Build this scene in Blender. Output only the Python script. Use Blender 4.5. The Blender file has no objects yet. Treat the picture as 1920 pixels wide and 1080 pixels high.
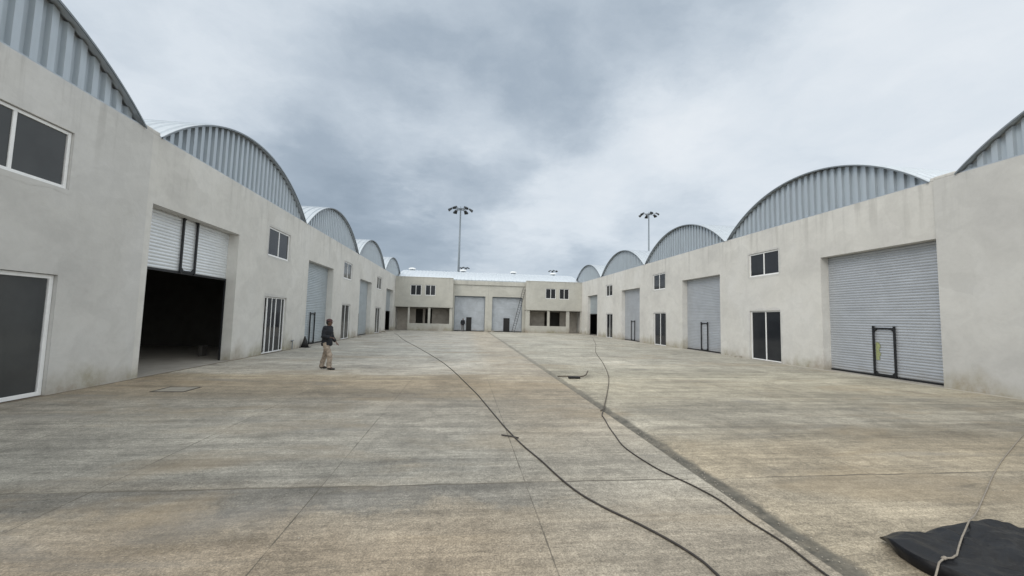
import bpy, bmesh, math, random
from mathutils import Vector, Matrix, Euler, noise as mnoise
random.seed(7)
C = bpy.context.scene.collection
S = bpy.context.scene
R = math.radians
# ------------------------------------------------------------------ camera
XL, XR, H = 9.085, 15.876, 7.0          # yard: left facade at x=-XL, right facade at x=XR, eaves height
CH = 1.95
fpx, yaw, pitch, roll = 750.49, .115529, .0739804, .0249012
fw = Vector((math.sin(yaw)*math.cos(pitch), math.cos(yaw)*math.cos(pitch), math.sin(pitch)))
r0 = Vector((math.cos(yaw), -math.sin(yaw), 0)); u0_ = r0.cross(fw)
rr = math.cos(roll)*r0 + math.sin(roll)*u0_; uu = -math.sin(roll)*r0 + math.cos(roll)*u0_
cam = bpy.data.objects.new('camera', bpy.data.cameras.new('camera')); C.objects.link(cam)
M = Matrix((rr, uu, -fw)).transposed().to_4x4(); M.translation = Vector((0, 0, CH)); cam.matrix_world = M
cam.data.sensor_width = 36; cam.data.lens = fpx/1920*36; cam.data.clip_start = .05; cam.data.clip_end = 3000
S.camera = cam
def pxdir(x, y):
    return (fw + rr*((x-960)/fpx) - uu*((y-540)/fpx)).normalized()
# ------------------------------------------------------------------ view
S.view_settings.view_transform = 'Standard'; S.view_settings.look = 'None'
S.view_settings.exposure = 0.0; S.view_settings.gamma = 1
# ------------------------------------------------------------------ node helper
class G:
    def __init__(s, nt): s.nt = nt; s.n = nt.nodes; s.l = nt.links
    def put(s, sock, v):
        if v is None: return
        if isinstance(v, bpy.types.NodeSocket): s.l.new(v, sock)
        elif isinstance(v, (tuple, list)) and sock.type == 'RGBA' and len(v) == 3: sock.default_value = (*v, 1)
        else: sock.default_value = v
    def math(s, op, a, b=None, c=None, clamp=False):
        n = s.n.new('ShaderNodeMath'); n.operation = op; n.use_clamp = clamp
        s.put(n.inputs[0], a); s.put(n.inputs[1], b); s.put(n.inputs[2], c); return n.outputs[0]
    def vmath(s, op, a, b=None, out=0):
        n = s.n.new('ShaderNodeVectorMath'); n.operation = op
        s.put(n.inputs[0], a); s.put(n.inputs[1], b); return n.outputs[out]
    def scale(s, a, k):
        n = s.n.new('ShaderNodeVectorMath'); n.operation = 'SCALE'; s.put(n.inputs[0], a); s.put(n.inputs['Scale'], k); return n.outputs[0]
    def noise(s, v, sc, det=4, rough=.55, dist=0, out=0):
        n = s.n.new('ShaderNodeTexNoise'); s.put(n.inputs['Vector'], v); n.inputs['Scale'].default_value = sc
        n.inputs['Detail'].default_value = det; n.inputs['Roughness'].default_value = rough; n.inputs['Distortion'].default_value = dist
        return n.outputs[out]
    def rng(s, v, a, b, c=0., d=1., smooth=False):
        n = s.n.new('ShaderNodeMapRange'); n.interpolation_type = 'SMOOTHSTEP' if smooth else 'LINEAR'
        s.put(n.inputs['Value'], v)
        for k, q in zip(('From Min', 'From Max', 'To Min', 'To Max'), (a, b, c, d)): s.put(n.inputs[k], q)
        return n.outputs[0]
    def mix(s, f, a, b, mode='MIX'):
        n = s.n.new('ShaderNodeMix'); n.data_type = 'RGBA'; n.blend_type = mode
        s.put(n.inputs[0], f); s.put(n.inputs[6], a); s.put(n.inputs[7], b); return n.outputs[2]
    def xyz(s, v):
        n = s.n.new('ShaderNodeSeparateXYZ'); s.put(n.inputs[0], v); return n.outputs
    def comb(s, x, y, z):
        n = s.n.new('ShaderNodeCombineXYZ'); s.put(n.inputs[0], x); s.put(n.inputs[1], y); s.put(n.inputs[2], z); return n.outputs[0]
    def ramp(s, v, stops, mode='LINEAR'):
        n = s.n.new('ShaderNodeValToRGB'); cr = n.color_ramp; cr.interpolation = mode
        while len(cr.elements) < len(stops): cr.elements.new(.5)
        for e, (p, c) in zip(cr.elements, stops): e.position = p; e.color = (*c, 1)
        s.put(n.inputs[0], v); return n.outputs[0]
    def bump(s, h, st, dist=.01):
        n = s.n.new('ShaderNodeBump'); s.put(n.inputs['Height'], h); n.inputs['Strength'].default_value = st; n.inputs['Distance'].default_value = dist
        return n.outputs[0]
# ------------------------------------------------------------------ world: overcast sky
SUN_EL, SUN_AZ = R(42), R(234)     # azimuth clockwise from +Y: behind the camera, to the left
W = bpy.data.worlds.new('World'); S.world = W; W.use_nodes = True
g = G(W.node_tree); W.node_tree.nodes.clear()
sky = g.n.new('ShaderNodeTexSky'); sky.sky_type = 'NISHITA'; sky.sun_disc = False
sky.sun_elevation = SUN_EL; sky.sun_rotation = SUN_AZ
d = g.vmath('NORMALIZE', g.n.new('ShaderNodeTexCoord').outputs['Generated'])
dx, dy, dz = g.xyz(d)
dzc = g.math('ADD', g.math('MAXIMUM', dz, 0), .22)
cp = g.comb(g.math('DIVIDE', dx, dzc), g.math('DIVIDE', dy, dzc), .3)     # cloud layer seen in perspective
wob = g.scale(g.vmath('SUBTRACT', g.noise(cp, 1.2, 8, .62, 0, 1), (.5, .5, .5)), .40)
dd = g.vmath('ADD', d, wob)
val = g.rng(g.noise(cp, .8, 6, .55, .35), .3, .7, -.12, .16)
val = g.math('ADD', val, g.rng(g.noise(g.vmath('ADD', cp, wob), 2.1, 7, .58, .2), .35, .65, -.15, .15))
val = g.math('ADD', val, g.rng(g.noise(g.vmath('ADD', cp, wob), 6., 6, .6, .2), .35, .65, -.055, .055))
BL = [(1040, 60, .42, -.32), (760, 175, .26, -.28), (560, 250, .28, -.20), (1150, 110, .22, -.18), (620, 370, .24, -.40), (740, 450, .26, -.44), (1390, 20, .24, -.42), (900, 330, .14, -.16),
      (880, 225, .17, .42), (710, 285, .17, .40), (1060, 385, .20, .36), (960, 470, .18, .14), (1290, 190, .22, .26), (1650, 220, .60, .40), (1820, 60, .3, .15), (260, 60, .42, .26), (480, 130, .2, .1), (1180, 300, .22, .12)]
for (px, py, rad, st) in BL:
    v = pxdir(px, py)
    dist = g.vmath('DISTANCE', dd, tuple(v), out='Value')
    val = g.math('ADD', val, g.rng(dist, rad, rad*.25, 0., st, True))
cl = g.ramp(g.math('ADD', g.math('MULTIPLY', val, .62), .5, clamp=True),
            [(0., (.31, .38, .46)), (.25, (.39, .465, .55)), (.5, (.56, .635, .715)), (.72, (.72, .785, .85)), (1., (.84, .885, .93))])
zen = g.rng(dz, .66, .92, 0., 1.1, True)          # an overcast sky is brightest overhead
back = g.rng(dy, .42, -.15, 0., 1.15, True)  # brightness added to unseen sky behind and beside the camera, to light the walls
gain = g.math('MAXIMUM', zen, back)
cl = g.mix(1., cl, g.comb(g.math('MULTIPLY_ADD', gain, 1.15, 1.), g.math('MULTIPLY_ADD', gain, 1.0, 1.), g.math('MULTIPLY_ADD', gain, .80, 1.)), 'MULTIPLY')  # the gain also warms the unseen sky, so ground and walls render warmer
b1 = g.n.new('ShaderNodeBackground'); g.put(b1.inputs[0], sky.outputs[0]); b1.inputs[1].default_value = .1
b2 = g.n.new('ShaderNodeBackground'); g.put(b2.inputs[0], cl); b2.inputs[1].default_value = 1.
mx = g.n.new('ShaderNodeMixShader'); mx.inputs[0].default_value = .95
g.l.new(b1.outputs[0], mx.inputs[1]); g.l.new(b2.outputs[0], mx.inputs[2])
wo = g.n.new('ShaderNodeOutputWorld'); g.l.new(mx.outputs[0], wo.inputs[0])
# ------------------------------------------------------------------ sun behind cloud
sl = bpy.data.lights.new('sun', 'SUN'); sl.energy = 1.4; sl.angle = R(30); sl.color = (1, .93, .83)
so = bpy.data.objects.new('sun', sl); C.objects.link(so)
sv = Vector((math.sin(SUN_AZ)*math.cos(SUN_EL), math.cos(SUN_AZ)*math.cos(SUN_EL), math.sin(SUN_EL)))
so.rotation_euler = sv.to_track_quat('Z', 'Y').to_euler()
# ------------------------------------------------------------------ materials
def mat(name, fn):
    m = bpy.data.materials.new(name); m.use_nodes = True; nt = m.node_tree; nt.nodes.clear()
    q = G(nt); p = q.n.new('ShaderNodeBsdfPrincipled'); o = q.n.new('ShaderNodeOutputMaterial')
    q.l.new(p.outputs[0], o.inputs[0]); pos = q.n.new('ShaderNodeNewGeometry').outputs['Position']
    r = fn(q, p, pos) or {}
    for k, v in r.items(): q.put(p.inputs[k], v)
    return m
def simple(name, col, rough=.6, metal=0., var=.12, sc=6., bump=.0, bsc=60.):
    def fn(q, p, pos):
        n = q.noise(pos, sc, 5, .6)
        f = q.rng(n, .3, .7, 1-var, 1+var)
        c = q.mix(1., col, q.comb(f, f, f), 'MULTIPLY')
        r = {'Base Color': c, 'Roughness': rough, 'Metallic': metal}
        if bump: r['Normal'] = q.bump(q.noise(pos, bsc, 4), bump, .005)
        return r
    return mat(name, fn)
def plaster_fn(tone, tint=(1, 1, 1), warm=0.):
    def fn(q, p, pos):
        a = q.noise(pos, .35, 3, .5, .4); b = q.noise(q.vmath('MULTIPLY', pos, (1, 1, 1.3)), 1.3, 6, .62, .8)
        e = q.noise(pos, 9., 5, .6)
        base = q.ramp(a, [(.3, tuple(tone*x for x in (.90, .895, .88))), (.5, tuple(tone*x for x in (1., .995, .97))), (.7, tuple(tone*x for x in (1.04, 1.04, 1.03)))])
        f = q.math('MULTIPLY', q.rng(b, .36, .64, .955, 1.03, True), q.rng(e, .3, .7, .975, 1.025))
        # hand-trowelled panels: faint horizontal pour lines and vertical lifts
        x, y, z = q.xyz(pos)
        cell = q.n.new('ShaderNodeTexVoronoi'); cell.feature = 'F1'; cell.inputs['Scale'].default_value = .55
        q.put(cell.inputs['Vector'], q.vmath('ADD', pos, q.scale(q.noise(pos, 1.1, 3, .5, 0, 1), .9)))
        cf = q.rng(q.xyz(cell.outputs['Color'])[0], 0, 1, .965, 1.03)
        f = q.math('MULTIPLY', f, cf)
        col = q.mix(1., base, q.comb(f, f, q.math('MULTIPLY', f, 1-warm)), 'MULTIPLY')
        col = q.mix(1., col, tint, 'MULTIPLY')
        # damp, mossy and muddy splash stain along the foot of the wall
        up = q.math('ADD', z, q.rng(q.noise(q.vmath('MULTIPLY', pos, (1, 1, .6)), .9, 5, .6), .3, .7, -.45, .4))
        st = q.math('MULTIPLY', q.rng(up, .70, -.2, 0, .9, True), q.rng(q.noise(pos, 5, 5, .7), .3, .6, .55, 1))
        stc = q.mix(q.rng(q.noise(pos, .5, 2), .4, .6), (.27, .25, .17), (.30, .26, .21))
        col = q.mix(st, col, stc)
        # rain streaks under the coping
        rs = q.noise(q.vmath('MULTIPLY', pos, (2.2, 2.2, .12)), 1.6, 4, .6)
        rf = q.math('MULTIPLY', q.rng(rs, .50, .68, 0, .34, True), q.rng(z, 5.0, 7.1, 0, 1))
        col = q.mix(rf, col, (.24, .235, .22))
        h = q.math('ADD', q.noise(pos, 3., 6, .65, .5), q.math('MULTIPLY', q.noise(pos, 40, 3), .12))
        return {'Base Color': col, 'Roughness': .88, 'Normal': q.bump(h, .35, .03), 'Specular IOR Level': .25}
    return fn
M_pl = mat('cement_plaster', plaster_fn(.575, (1., .992, .975)))
M_pl_r = mat('greyer_cement_plaster', plaster_fn(.52))
M_pl_band = mat('patched_plaster', plaster_fn(.52))
M_pl_end = mat('cement_plaster_warm', plaster_fn(.47, (1., .99, .93)))
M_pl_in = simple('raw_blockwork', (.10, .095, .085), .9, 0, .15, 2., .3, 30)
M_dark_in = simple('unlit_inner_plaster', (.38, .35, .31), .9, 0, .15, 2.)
def cladding(name, col, met, ro):
    def fn(q, p, pos):
        n = q.noise(q.vmath('MULTIPLY', pos, (3, 3, .5)), 1.2, 4, .6)
        f = q.rng(n, .3, .7, .93, 1.06)
        c = q.mix(1., col, q.comb(f, f, f), 'MULTIPLY')
        return {'Base Color': c, 'Roughness': q.rng(q.noise(pos, 4, 4), .3, .7, ro-.06, ro+.08), 'Metallic': met}
    return mat(name, fn)
M_clad = cladding('galvanised_cladding', (.42, .47, .515), .4, .42)
M_roof = cladding('galvanised_roof', (.74, .78, .82), .6, .36)
M_roof_row = cladding('weathered_galvanised_roof', (.56, .60, .64), .55, .42)
M_trim = cladding('shaded_zinc_edge', (.20, .225, .25), .3, .5)  # trim coloured dark to stand in for the soffit shadow under the arch
M_edge = cladding('zinc_flashing', (.42, .46, .5), .7, .45)
def shut_fn(col, met=.45, mott=.0):
    def fn(q, p, pos):
        n = q.noise(pos, 1.1, 5, .6, .6)
        f = q.math('MULTIPLY', q.rng(n, .32, .68, .93-mott, 1.05+mott), q.rng(q.noise(q.vmath('MULTIPLY', pos, (1, 1, 12)), .9, 3), .3, .7, .95, 1.04))
        c = q.mix(1., col, q.comb(f, f, f), 'MULTIPLY')
        x, y, z = q.xyz(pos)
        dirt = q.rng(q.math('ADD', z, q.noise(pos, 2., 4)), .95, .35, 0, .45, True)
        c = q.mix(dirt, c, (.30, .27, .22))
        return {'Base Color': c, 'Roughness': .42, 'Metallic': met, 'Normal': q.bump(q.noise(q.vmath('MULTIPLY', pos, (1, 1, 3)), 2.2, 3), .25, .03)}
    return fn
M_sh = mat('galvanised_slats', shut_fn((.45, .475, .515)))
M_sh_b = mat('pale_galvanised_slats', shut_fn((.72, .75, .78)))
M_sh_l = mat('dull_galvanised_slats', shut_fn((.42, .47, .51)))
M_sh_e = mat('mottled_galvanised_slats', shut_fn((.40, .43, .47), .3, .06))
M_black = simple('black_steel', (.018, .019, .022), .5, .3, .2)
M_white = simple('white_aluminium', (.78, .79, .80), .4, .0, .05)
M_glass = mat('tinted_glass', lambda q, p, pos: {'Base Color': q.mix(q.noise(pos, .8, 5, .6), (.012, .014, .018), (.035, .038, .044)), 'Roughness': q.rng(q.noise(pos, 1.5, 2), .3, .7, .03, .09), 'IOR': 1.36,
              'Normal': q.bump(q.noise(pos, .9, 2), .06, .02)})
M_glass2 = mat('dusty_glass', lambda q, p, pos: {'Base Color': q.mix(q.noise(pos, 1.2, 4), (.035, .038, .04), (.075, .08, .083)), 'Roughness': .12, 'IOR': 1.4})
M_floor = simple('inner_concrete_floor', (.30, .28, .25), .8, 0, .15, 1.5, .2, 20)
M_rub = simple('black_rubber', (.035, .03, .027), .6, 0, .35, 14.)
M_brown = simple('muddy_brown_rubber', (.085, .068, .052), .7, 0, .35, 9.)
M_pole = simple('grey_pole_steel', (.17, .20, .23), .5, .3, .08)
M_lamp = simple('dark_lamp_housing', (.03, .037, .045), .5, .2, .1)
M_skin = simple('skin', (.11, .06, .042), .55, 0, .06)
M_jack = simple('dark_jacket_cloth', (.009, .011, .017), .85, 0, .3, 12, .3, 40)
M_khaki = simple('khaki_cloth', (.29, .24, .195), .9, 0, .4, 9, .3, 30)
M_shoe = simple('black_shoe', (.018, .016, .015), .6)
M_cap = simple('dark_reddish_cap', (.065, .03, .032), .85)
M_hair = simple('black_hair', (.01, .01, .011), .7)
M_greyc = simple('grey_cloth', (.16, .16, .17), .9)
M_rope = simple('pale_rope', (.25, .22, .185), .9, 0, .25, 30)
M_yel = simple('yellow_green_sticker', (.27, .30, .15), .6, 0, .3, 14)
M_dark_blk = simple('dusty_dark_block', (.07, .065, .06), .9)
M_stone = simple('rubble', (.31, .285, .245), .95, 0, .3, 20, .5, 40)
def tarp_fn(q, p, pos):
    n = q.noise(pos, 2.2, 5, .6, .8)
    return {'Base Color': q.ramp(n, [(.35, (.006, .0062, .008)), (.65, (.012, .013, .016))]), 'Roughness': q.rng(q.noise(pos, 5, 3), .3, .7, .36, .5), 'Specular IOR Level': .3,
            'Normal': q.bump(q.math('ADD', q.noise(pos, 5, 5, .6, 1.), q.math('MULTIPLY', q.noise(pos, 260, 2), .05)), .35, .02)}
M_tarp = mat('black_plastic_sheet', tarp_fn)
def pave_fn(q, p, pos):
    x, y, z = q.xyz(pos)
    wv = q.noise(pos, .6, 3, .5)
    yj = q.math('ADD', y, q.math('MULTIPLY', x, .0))
    # broom / screed streaks that run across the yard
    s1 = q.noise(q.vmath('MULTIPLY', q.vmath('ADD', pos, q.scale(q.noise(pos, .8, 3, .5, 0, 1), .25)), (.16, 2.6, 1)), 1.3, 9, .72, .1)
    s2 = q.noise(q.vmath('MULTIPLY', q.vmath('ADD', pos, (31, 7, 0)), (.06, .55, 1)), 1.1, 4, .6, .5)
    s3 = q.noise(q.vmath('MULTIPLY', pos, (.45, 9., 1)), 1.6, 6, .72)
    bl = q.noise(pos, .45, 6, .62, .6)
    # colour bands between the cross joints, left-hand slabs
    warm, grey, dark, pale = (.315, .268, .208), (.29, .283, .258), (.17, .166, .153), (.42, .39, .34)
    t = q.rng(q.math('ADD', yj, q.rng(bl, .3, .7, -.35, .35)), 0., 60., 0., 1.)
    Y = lambda v: v/60.
    left = q.ramp(t, [(Y(2.5), warm), (Y(3.6), (.30, .255, .20)), (Y(4.2), (.31, .275, .225)), (Y(5.2), grey), (Y(9.3), (.295, .275, .24)),
                      (Y(10.2), (.27, .235, .185)), (Y(12.), (.335, .28, .208)), (Y(13.3), (.36, .31, .235)), (Y(13.8), pale), (Y(17.), (.44, .425, .39)), (Y(22.), (.38, .375, .35)), (Y(30), (.42, .41, .385))])
    right = q.ramp(t, [(Y(2.5), (.33, .29, .225)), (Y(4.), (.375, .33, .26)), (Y(5.8), (.345, .30, .23)), (Y(6.6), (.255, .23, .185)), (Y(7.6), (.34, .32, .275)), (Y(9.), (.30, .28, .235)),
                       (Y(11.5), (.40, .37, .30)), (Y(14), (.38, .36, .30)), (Y(18), (.40, .385, .34)), (Y(26.), (.37, .36, .32)), (Y(34), (.42, .41, .37))])
    col = q.mix(q.rng(x, 3.03, 3.06), left, right)
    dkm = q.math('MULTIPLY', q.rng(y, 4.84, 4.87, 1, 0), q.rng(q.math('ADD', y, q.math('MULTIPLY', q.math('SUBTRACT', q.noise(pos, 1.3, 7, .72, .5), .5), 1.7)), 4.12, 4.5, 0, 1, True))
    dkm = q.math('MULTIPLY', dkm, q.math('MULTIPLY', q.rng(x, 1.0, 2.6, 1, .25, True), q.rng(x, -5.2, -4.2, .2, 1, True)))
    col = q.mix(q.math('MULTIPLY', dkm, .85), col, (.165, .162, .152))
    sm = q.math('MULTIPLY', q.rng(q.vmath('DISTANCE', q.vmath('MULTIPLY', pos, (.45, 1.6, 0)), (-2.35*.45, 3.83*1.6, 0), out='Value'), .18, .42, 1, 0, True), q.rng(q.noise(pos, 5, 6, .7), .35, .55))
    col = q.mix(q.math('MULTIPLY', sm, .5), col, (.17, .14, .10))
    mid = q.math('MULTIPLY', q.rng(x, .0, 1.5, 0, 1, True), q.rng(x, 3.03, 3.05, 1, 0))
    col = q.mix(q.math('MULTIPLY', mid, .55), col, q.mix(q.rng(yj, 5., 8.), (.37, .345, .30), (.40, .35, .28)))
    f = q.math('MULTIPLY', q.rng(s1, .36, .64, .74, 1.2), q.rng(s2, .37, .63, .90, 1.07))
    f = q.math('MULTIPLY', f, q.rng(s3, .34, .66, .82, 1.15))
    f = q.math('MULTIPLY', f, q.rng(bl, .34, .66, .78, 1.16))
    f = q.math('MULTIPLY', f, q.rng(q.noise(pos, 2.6, 7, .72, .6), .34, .66, .78, 1.18))
    sx = q.math('FLOOR', q.math('DIVIDE', q.math('ADD', x, 46.4-.78), 2.32)); sy = q.math('FLOOR', q.math('DIVIDE', q.math('SUBTRACT', y, 4.86-8.64*4), 8.64))
    wn = q.n.new('ShaderNodeTexWhiteNoise'); wn.noise_dimensions = '3D'; q.put(wn.inputs['Vector'], q.comb(sx, sy, 3.))
    f = q.math('MULTIPLY', f, q.rng(wn.outputs['Value'], 0, 1, .93, 1.06))
    # aggregate speckle
    sp = q.noise(pos, 17, 6, .72, .5); sp2 = q.noise(pos, 58, 4, .8)
    f = q.math('MULTIPLY', f, q.math('MULTIPLY', q.rng(sp, .36, .64, .78, 1.20), q.rng(sp2, .37, .63, .62, 1.38)))
    col = q.mix(1., col, q.comb(f, f, f), 'MULTIPLY')
    dots = q.rng(q.noise(pos, 42, 3, .6), .60, .68, 0, .55)
    col = q.mix(q.math('MULTIPLY', dots, q.rng(y, 9, 4, .1, 1.)), col, (.10, .092, .08))
    lite = q.rng(q.noise(q.vmath('ADD', pos, (9, 9, 9)), 38, 3, .6), .66, .72, 0, .6)
    col = q.mix(lite, col, (.58, .55, .50))
    col = q.mix(1., col, (1.03, 1.005, .965), 'MULTIPLY')
    # mud tint in patches
    mud = q.rng(q.noise(q.vmath('MULTIPLY', pos, (.5, 1.4, 1)), .5, 6, .6, .8), .50, .68, 0, .40, True)
    col = q.mix(mud, col, (.29, .225, .145))
    gs = q.rng(q.noise(q.vmath('MULTIPLY', q.vmath('ADD', pos, (5, 50, 0)), (.25, 1., 1)), .8, 6, .62, .5), .56, .70, 0, .42, True)
    col = q.mix(gs, col, (.19, .185, .175))
    ds = q.rng(q.noise(q.vmath('MULTIPLY', q.vmath('ADD', pos, (60, 3, 0)), (.55, 1.3, 1)), 1.9, 6, .7, .4), .63, .72, 0, .55, True)
    col = q.mix(ds, col, (.13, .115, .09))
    # contraction joints every 2.32 m along the yard and two cross joints
    ph = q.math('FRACT', q.math('DIVIDE', q.math('ADD', x, 2.32*20-.78+.0), 2.32))
    dj = q.math('ABSOLUTE', q.math('SUBTRACT', q.math('FRACT', q.math('ADD', ph, .5)), .5))
    wig = q.rng(q.noise(pos, 4, 4), .3, .7, -.002, .002)
    jm = q.rng(q.math('ABSOLUTE', q.math('ADD', dj, wig)), .0012, .0034, 1, 0)
    jm = q.math('MULTIPLY', jm, q.rng(q.noise(pos, .8, 3), .36, .52, .35, .95))
    jm = q.math('MULTIPLY', jm, q.math('MULTIPLY', q.rng(y, 16, 8, .25, 1.), q.rng(x, 3., 3.1, 1., .55)))
    for yy, st in ((4.86, .8), (13.5, .7), (22.2, .4), (30.9, .4)):
        dyy = q.math('ABSOLUTE', q.math('ADD', q.math('SUBTRACT', y, yy), q.rng(q.noise(pos, 2, 4), .3, .7, -.02, .02)))
        jm = q.math('MAXIMUM', jm, q.math('MULTIPLY', q.rng(dyy, .006, .026, st, 0), q.rng(q.noise(pos, .7, 3), .38, .5, .2, 1)))
    col = q.mix(jm, col, (.085, .075, .06))
    # silt that has settled in the gutter and along the walls
    gut = q.math('MULTIPLY', q.rng(x, 3.02, 3.05), q.rng(q.math('ADD', x, q.rng(q.noise(pos, 1.5, 5, .7), .3, .7, -.05, .05)), 3.19, 3.30, 1, .0, True))
    gc = q.mix(q.rng(q.noise(pos, 7, 6, .7), .35, .65), (.07, .066, .056), (.15, .138, .115))
    gut = q.math('MULTIPLY', gut, q.rng(q.noise(pos, 3, 5, .7), .3, .55, .6, 1.))
    col = q.mix(q.math('MULTIPLY', gut, q.rng(y, 16, 7, .5, 1.)), col, gc)
    gl = q.rng(q.math('ABSOLUTE', q.math('SUBTRACT', x, 3.035)), .012, .03, .75, 0)
    col = q.mix(gl, col, (.10, .09, .07))
    wl = q.rng(q.math('ADD', x, q.rng(q.noise(pos, 1.5, 5, .6), .3, .7, -.03, .04)), -9.02, -8.95, .95, 0, True)
    col = q.mix(wl, col, (.13, .105, .075))
    wr = q.math('MULTIPLY', q.rng(x, 15.60, 15.64), q.rng(x, 15.80, 15.84, 1, 0))
    col = q.mix(q.math('MULTIPLY', wr, .5), col, (.50, .48, .44))
    h = q.math('ADD', q.math('MULTIPLY', s3, .4), q.math('ADD', q.math('MULTIPLY', sp, .7), q.math('MULTIPLY', sp2, .5)))
    return {'Base Color': col, 'Roughness': q.rng(s1, .3, .7, .62, .86), 'Specular IOR Level': .35, 'Normal': q.bump(h, .55, .015)}
M_pave = mat('stained_concrete', pave_fn)
M_ground = simple('bare_earth', (.22, .19, .14), .95, 0, .25, .3, .3, 5)
M_lid = simple('concrete_lid', (.27, .245, .205), .9, 0, .15, 6, .3, 40)
M_rust = simple('dark_steel_frame', (.07, .06, .05), .8, .1, .2)
# ------------------------------------------------------------------ mesh helpers
class MB:
    def __init__(s): s.v = []; s.f = []
    def quad(s, *p):
        n = len(s.v); s.v += [tuple(q) for q in p]; s.f.append(tuple(range(n, n+len(p))))
    def box(s, a, b, T=None):
        c = [(x, y, z) for z in (a[2], b[2]) for y in (a[1], b[1]) for x in (a[0], b[0])]
        if T: c = [T(*q) for q in c]
        n = len(s.v); s.v += c
        for f in ((0, 2, 3, 1), (4, 5, 7, 6), (0, 1, 5, 4), (2, 6, 7, 3), (0, 4, 6, 2), (1, 3, 7, 5)): s.f.append(tuple(n+i for i in f))
    def tube(s, pts, r, seg=8, caps=True):
        pts = [Vector(p) for p in pts]; rs = r if isinstance(r, (list, tuple)) else [r]*len(pts)
        n0 = len(s.v); up = None
        for i, p in enumerate(pts):
            t = (pts[min(i+1, len(pts)-1)]-pts[max(i-1, 0)]).normalized()
            if up is None: up = Vector((0, 0, 1)) if abs(t.z) < .9 else Vector((1, 0, 0))
            a = t.cross(up).normalized(); b = a.cross(t).normalized(); up = b
            for k in range(seg):
                w = 2*math.pi*k/seg; s.v.append(tuple(p+a*math.cos(w)*rs[i]+b*math.sin(w)*rs[i]))
        for i in range(len(pts)-1):
            for k in range(seg):
                a0 = n0+i*seg+k; a1 = n0+i*seg+(k+1) % seg; s.f.append((a0, a1, a1+seg, a0+seg))
        if caps:
            s.f.append(tuple(n0+k for k in range(seg))); m = n0+(len(pts)-1)*seg; s.f.append(tuple(m+k for k in reversed(range(seg))))
    def grid(s, rows):
        n = len(s.v); w = len(rows[0])
        for r in rows: s.v += [tuple(p) for p in r]
        for i in range(len(rows)-1):
            for j in range(w-1):
                a = n+i*w+j; s.f.append((a, a+1, a+w+1, a+w))
    def ball(s, c, r, sc=(1, 1, 1), seg=14, ring=9, jit=0):
        rows = []
        for i in range(ring+1):
            th = math.pi*i/ring; row = []
            for k in range(seg+1):
                ph = 2*math.pi*(k % seg)/seg
                q = Vector((math.sin(th)*math.cos(ph)*sc[0], math.sin(th)*math.sin(ph)*sc[1], math.cos(th)*sc[2]))
                rr_ = r*(1+jit*mnoise.noise(q*2.3+Vector(c)*3.1)) if jit else r
                row.append(Vector(c)+q*rr_)
            rows.append(row)
        s.grid(rows)
    def build(s, name, m, parent=None, smooth=False, bevel=0, merge=True):
        me = bpy.data.meshes.new(name); org = wloc(parent) if parent else Vector((0, 0, 0))
        me.from_pydata([tuple(Vector(p)-org) for p in s.v], [], s.f)
        bm = bmesh.new(); bm.from_mesh(me)
        if merge: bmesh.ops.remove_doubles(bm, verts=bm.verts, dist=1e-5)
        bmesh.ops.recalc_face_normals(bm, faces=bm.faces)
        if smooth:
            for f in bm.faces: f.smooth = True
        bm.to_mesh(me); bm.free(); me.materials.append(m)
        o = bpy.data.objects.new(name, me); C.objects.link(o)
        if parent: o.parent = parent
        if bevel:
            b = o.modifiers.new('bevel', 'BEVEL'); b.width = bevel; b.segments = 2; b.limit_method = 'ANGLE'
        return o
def wloc(o):
    v = Vector((0, 0, 0))
    while o: v += o.location; o = o.parent
    return v
def tag(o, label=None, cat=None, group=None, kind=None):
    if label: o['label'] = label
    if cat: o['category'] = cat
    if group: o['group'] = group
    if kind: o['kind'] = kind
    return o
def empty(name, loc, label, cat, group=None):
    o = bpy.data.objects.new(name, None); o.location = loc; o.empty_display_size = .3; C.objects.link(o)
    return tag(o, label, cat, group)
def wall_grid(mb, us, zs, holes, w0, w1, T, topz=None):
    """solid wall in (u, z) between depths w0 (front) and w1, with rectangular holes (u0, u1, z0, z1)"""
    U = sorted(set([us[0], us[1]]+[x for h in holes for x in h[:2]])); Z = sorted(set([zs[0], zs[1]]+[x for h in holes for x in h[2:4]]))
    def sol(i, j):
        if i < 0 or j < 0 or i >= len(U)-1 or j >= len(Z)-1: return False
        cu = (U[i]+U[i+1])/2; cz = (Z[j]+Z[j+1])/2
        return not any(h[0] < cu < h[1] and h[2] < cz < h[3] for h in holes)
    for i in range(len(U)-1):
        for j in range(len(Z)-1):
            if not sol(i, j): continue
            a, b, c, d_ = U[i], U[i+1], Z[j], Z[j+1]
            mb.quad(T(a, w0, c), T(b, w0, c), T(b, w0, d_), T(a, w0, d_)); mb.quad(T(a, w1, c), T(a, w1, d_), T(b, w1, d_), T(b, w1, c))
            if not sol(i-1, j): mb.quad(T(a, w0, c), T(a, w0, d_), T(a, w1, d_), T(a, w1, c))
            if not sol(i+1, j): mb.quad(T(b, w0, c), T(b, w1, c), T(b, w1, d_), T(b, w0, d_))
            if not sol(i, j-1): mb.quad(T(a, w0, c), T(a, w1, c), T(b, w1, c), T(b, w0, c))
            if not sol(i, j+1): mb.quad(T(a, w0, d_), T(b, w0, d_), T(b, w1, d_), T(a, w1, d_))
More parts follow.
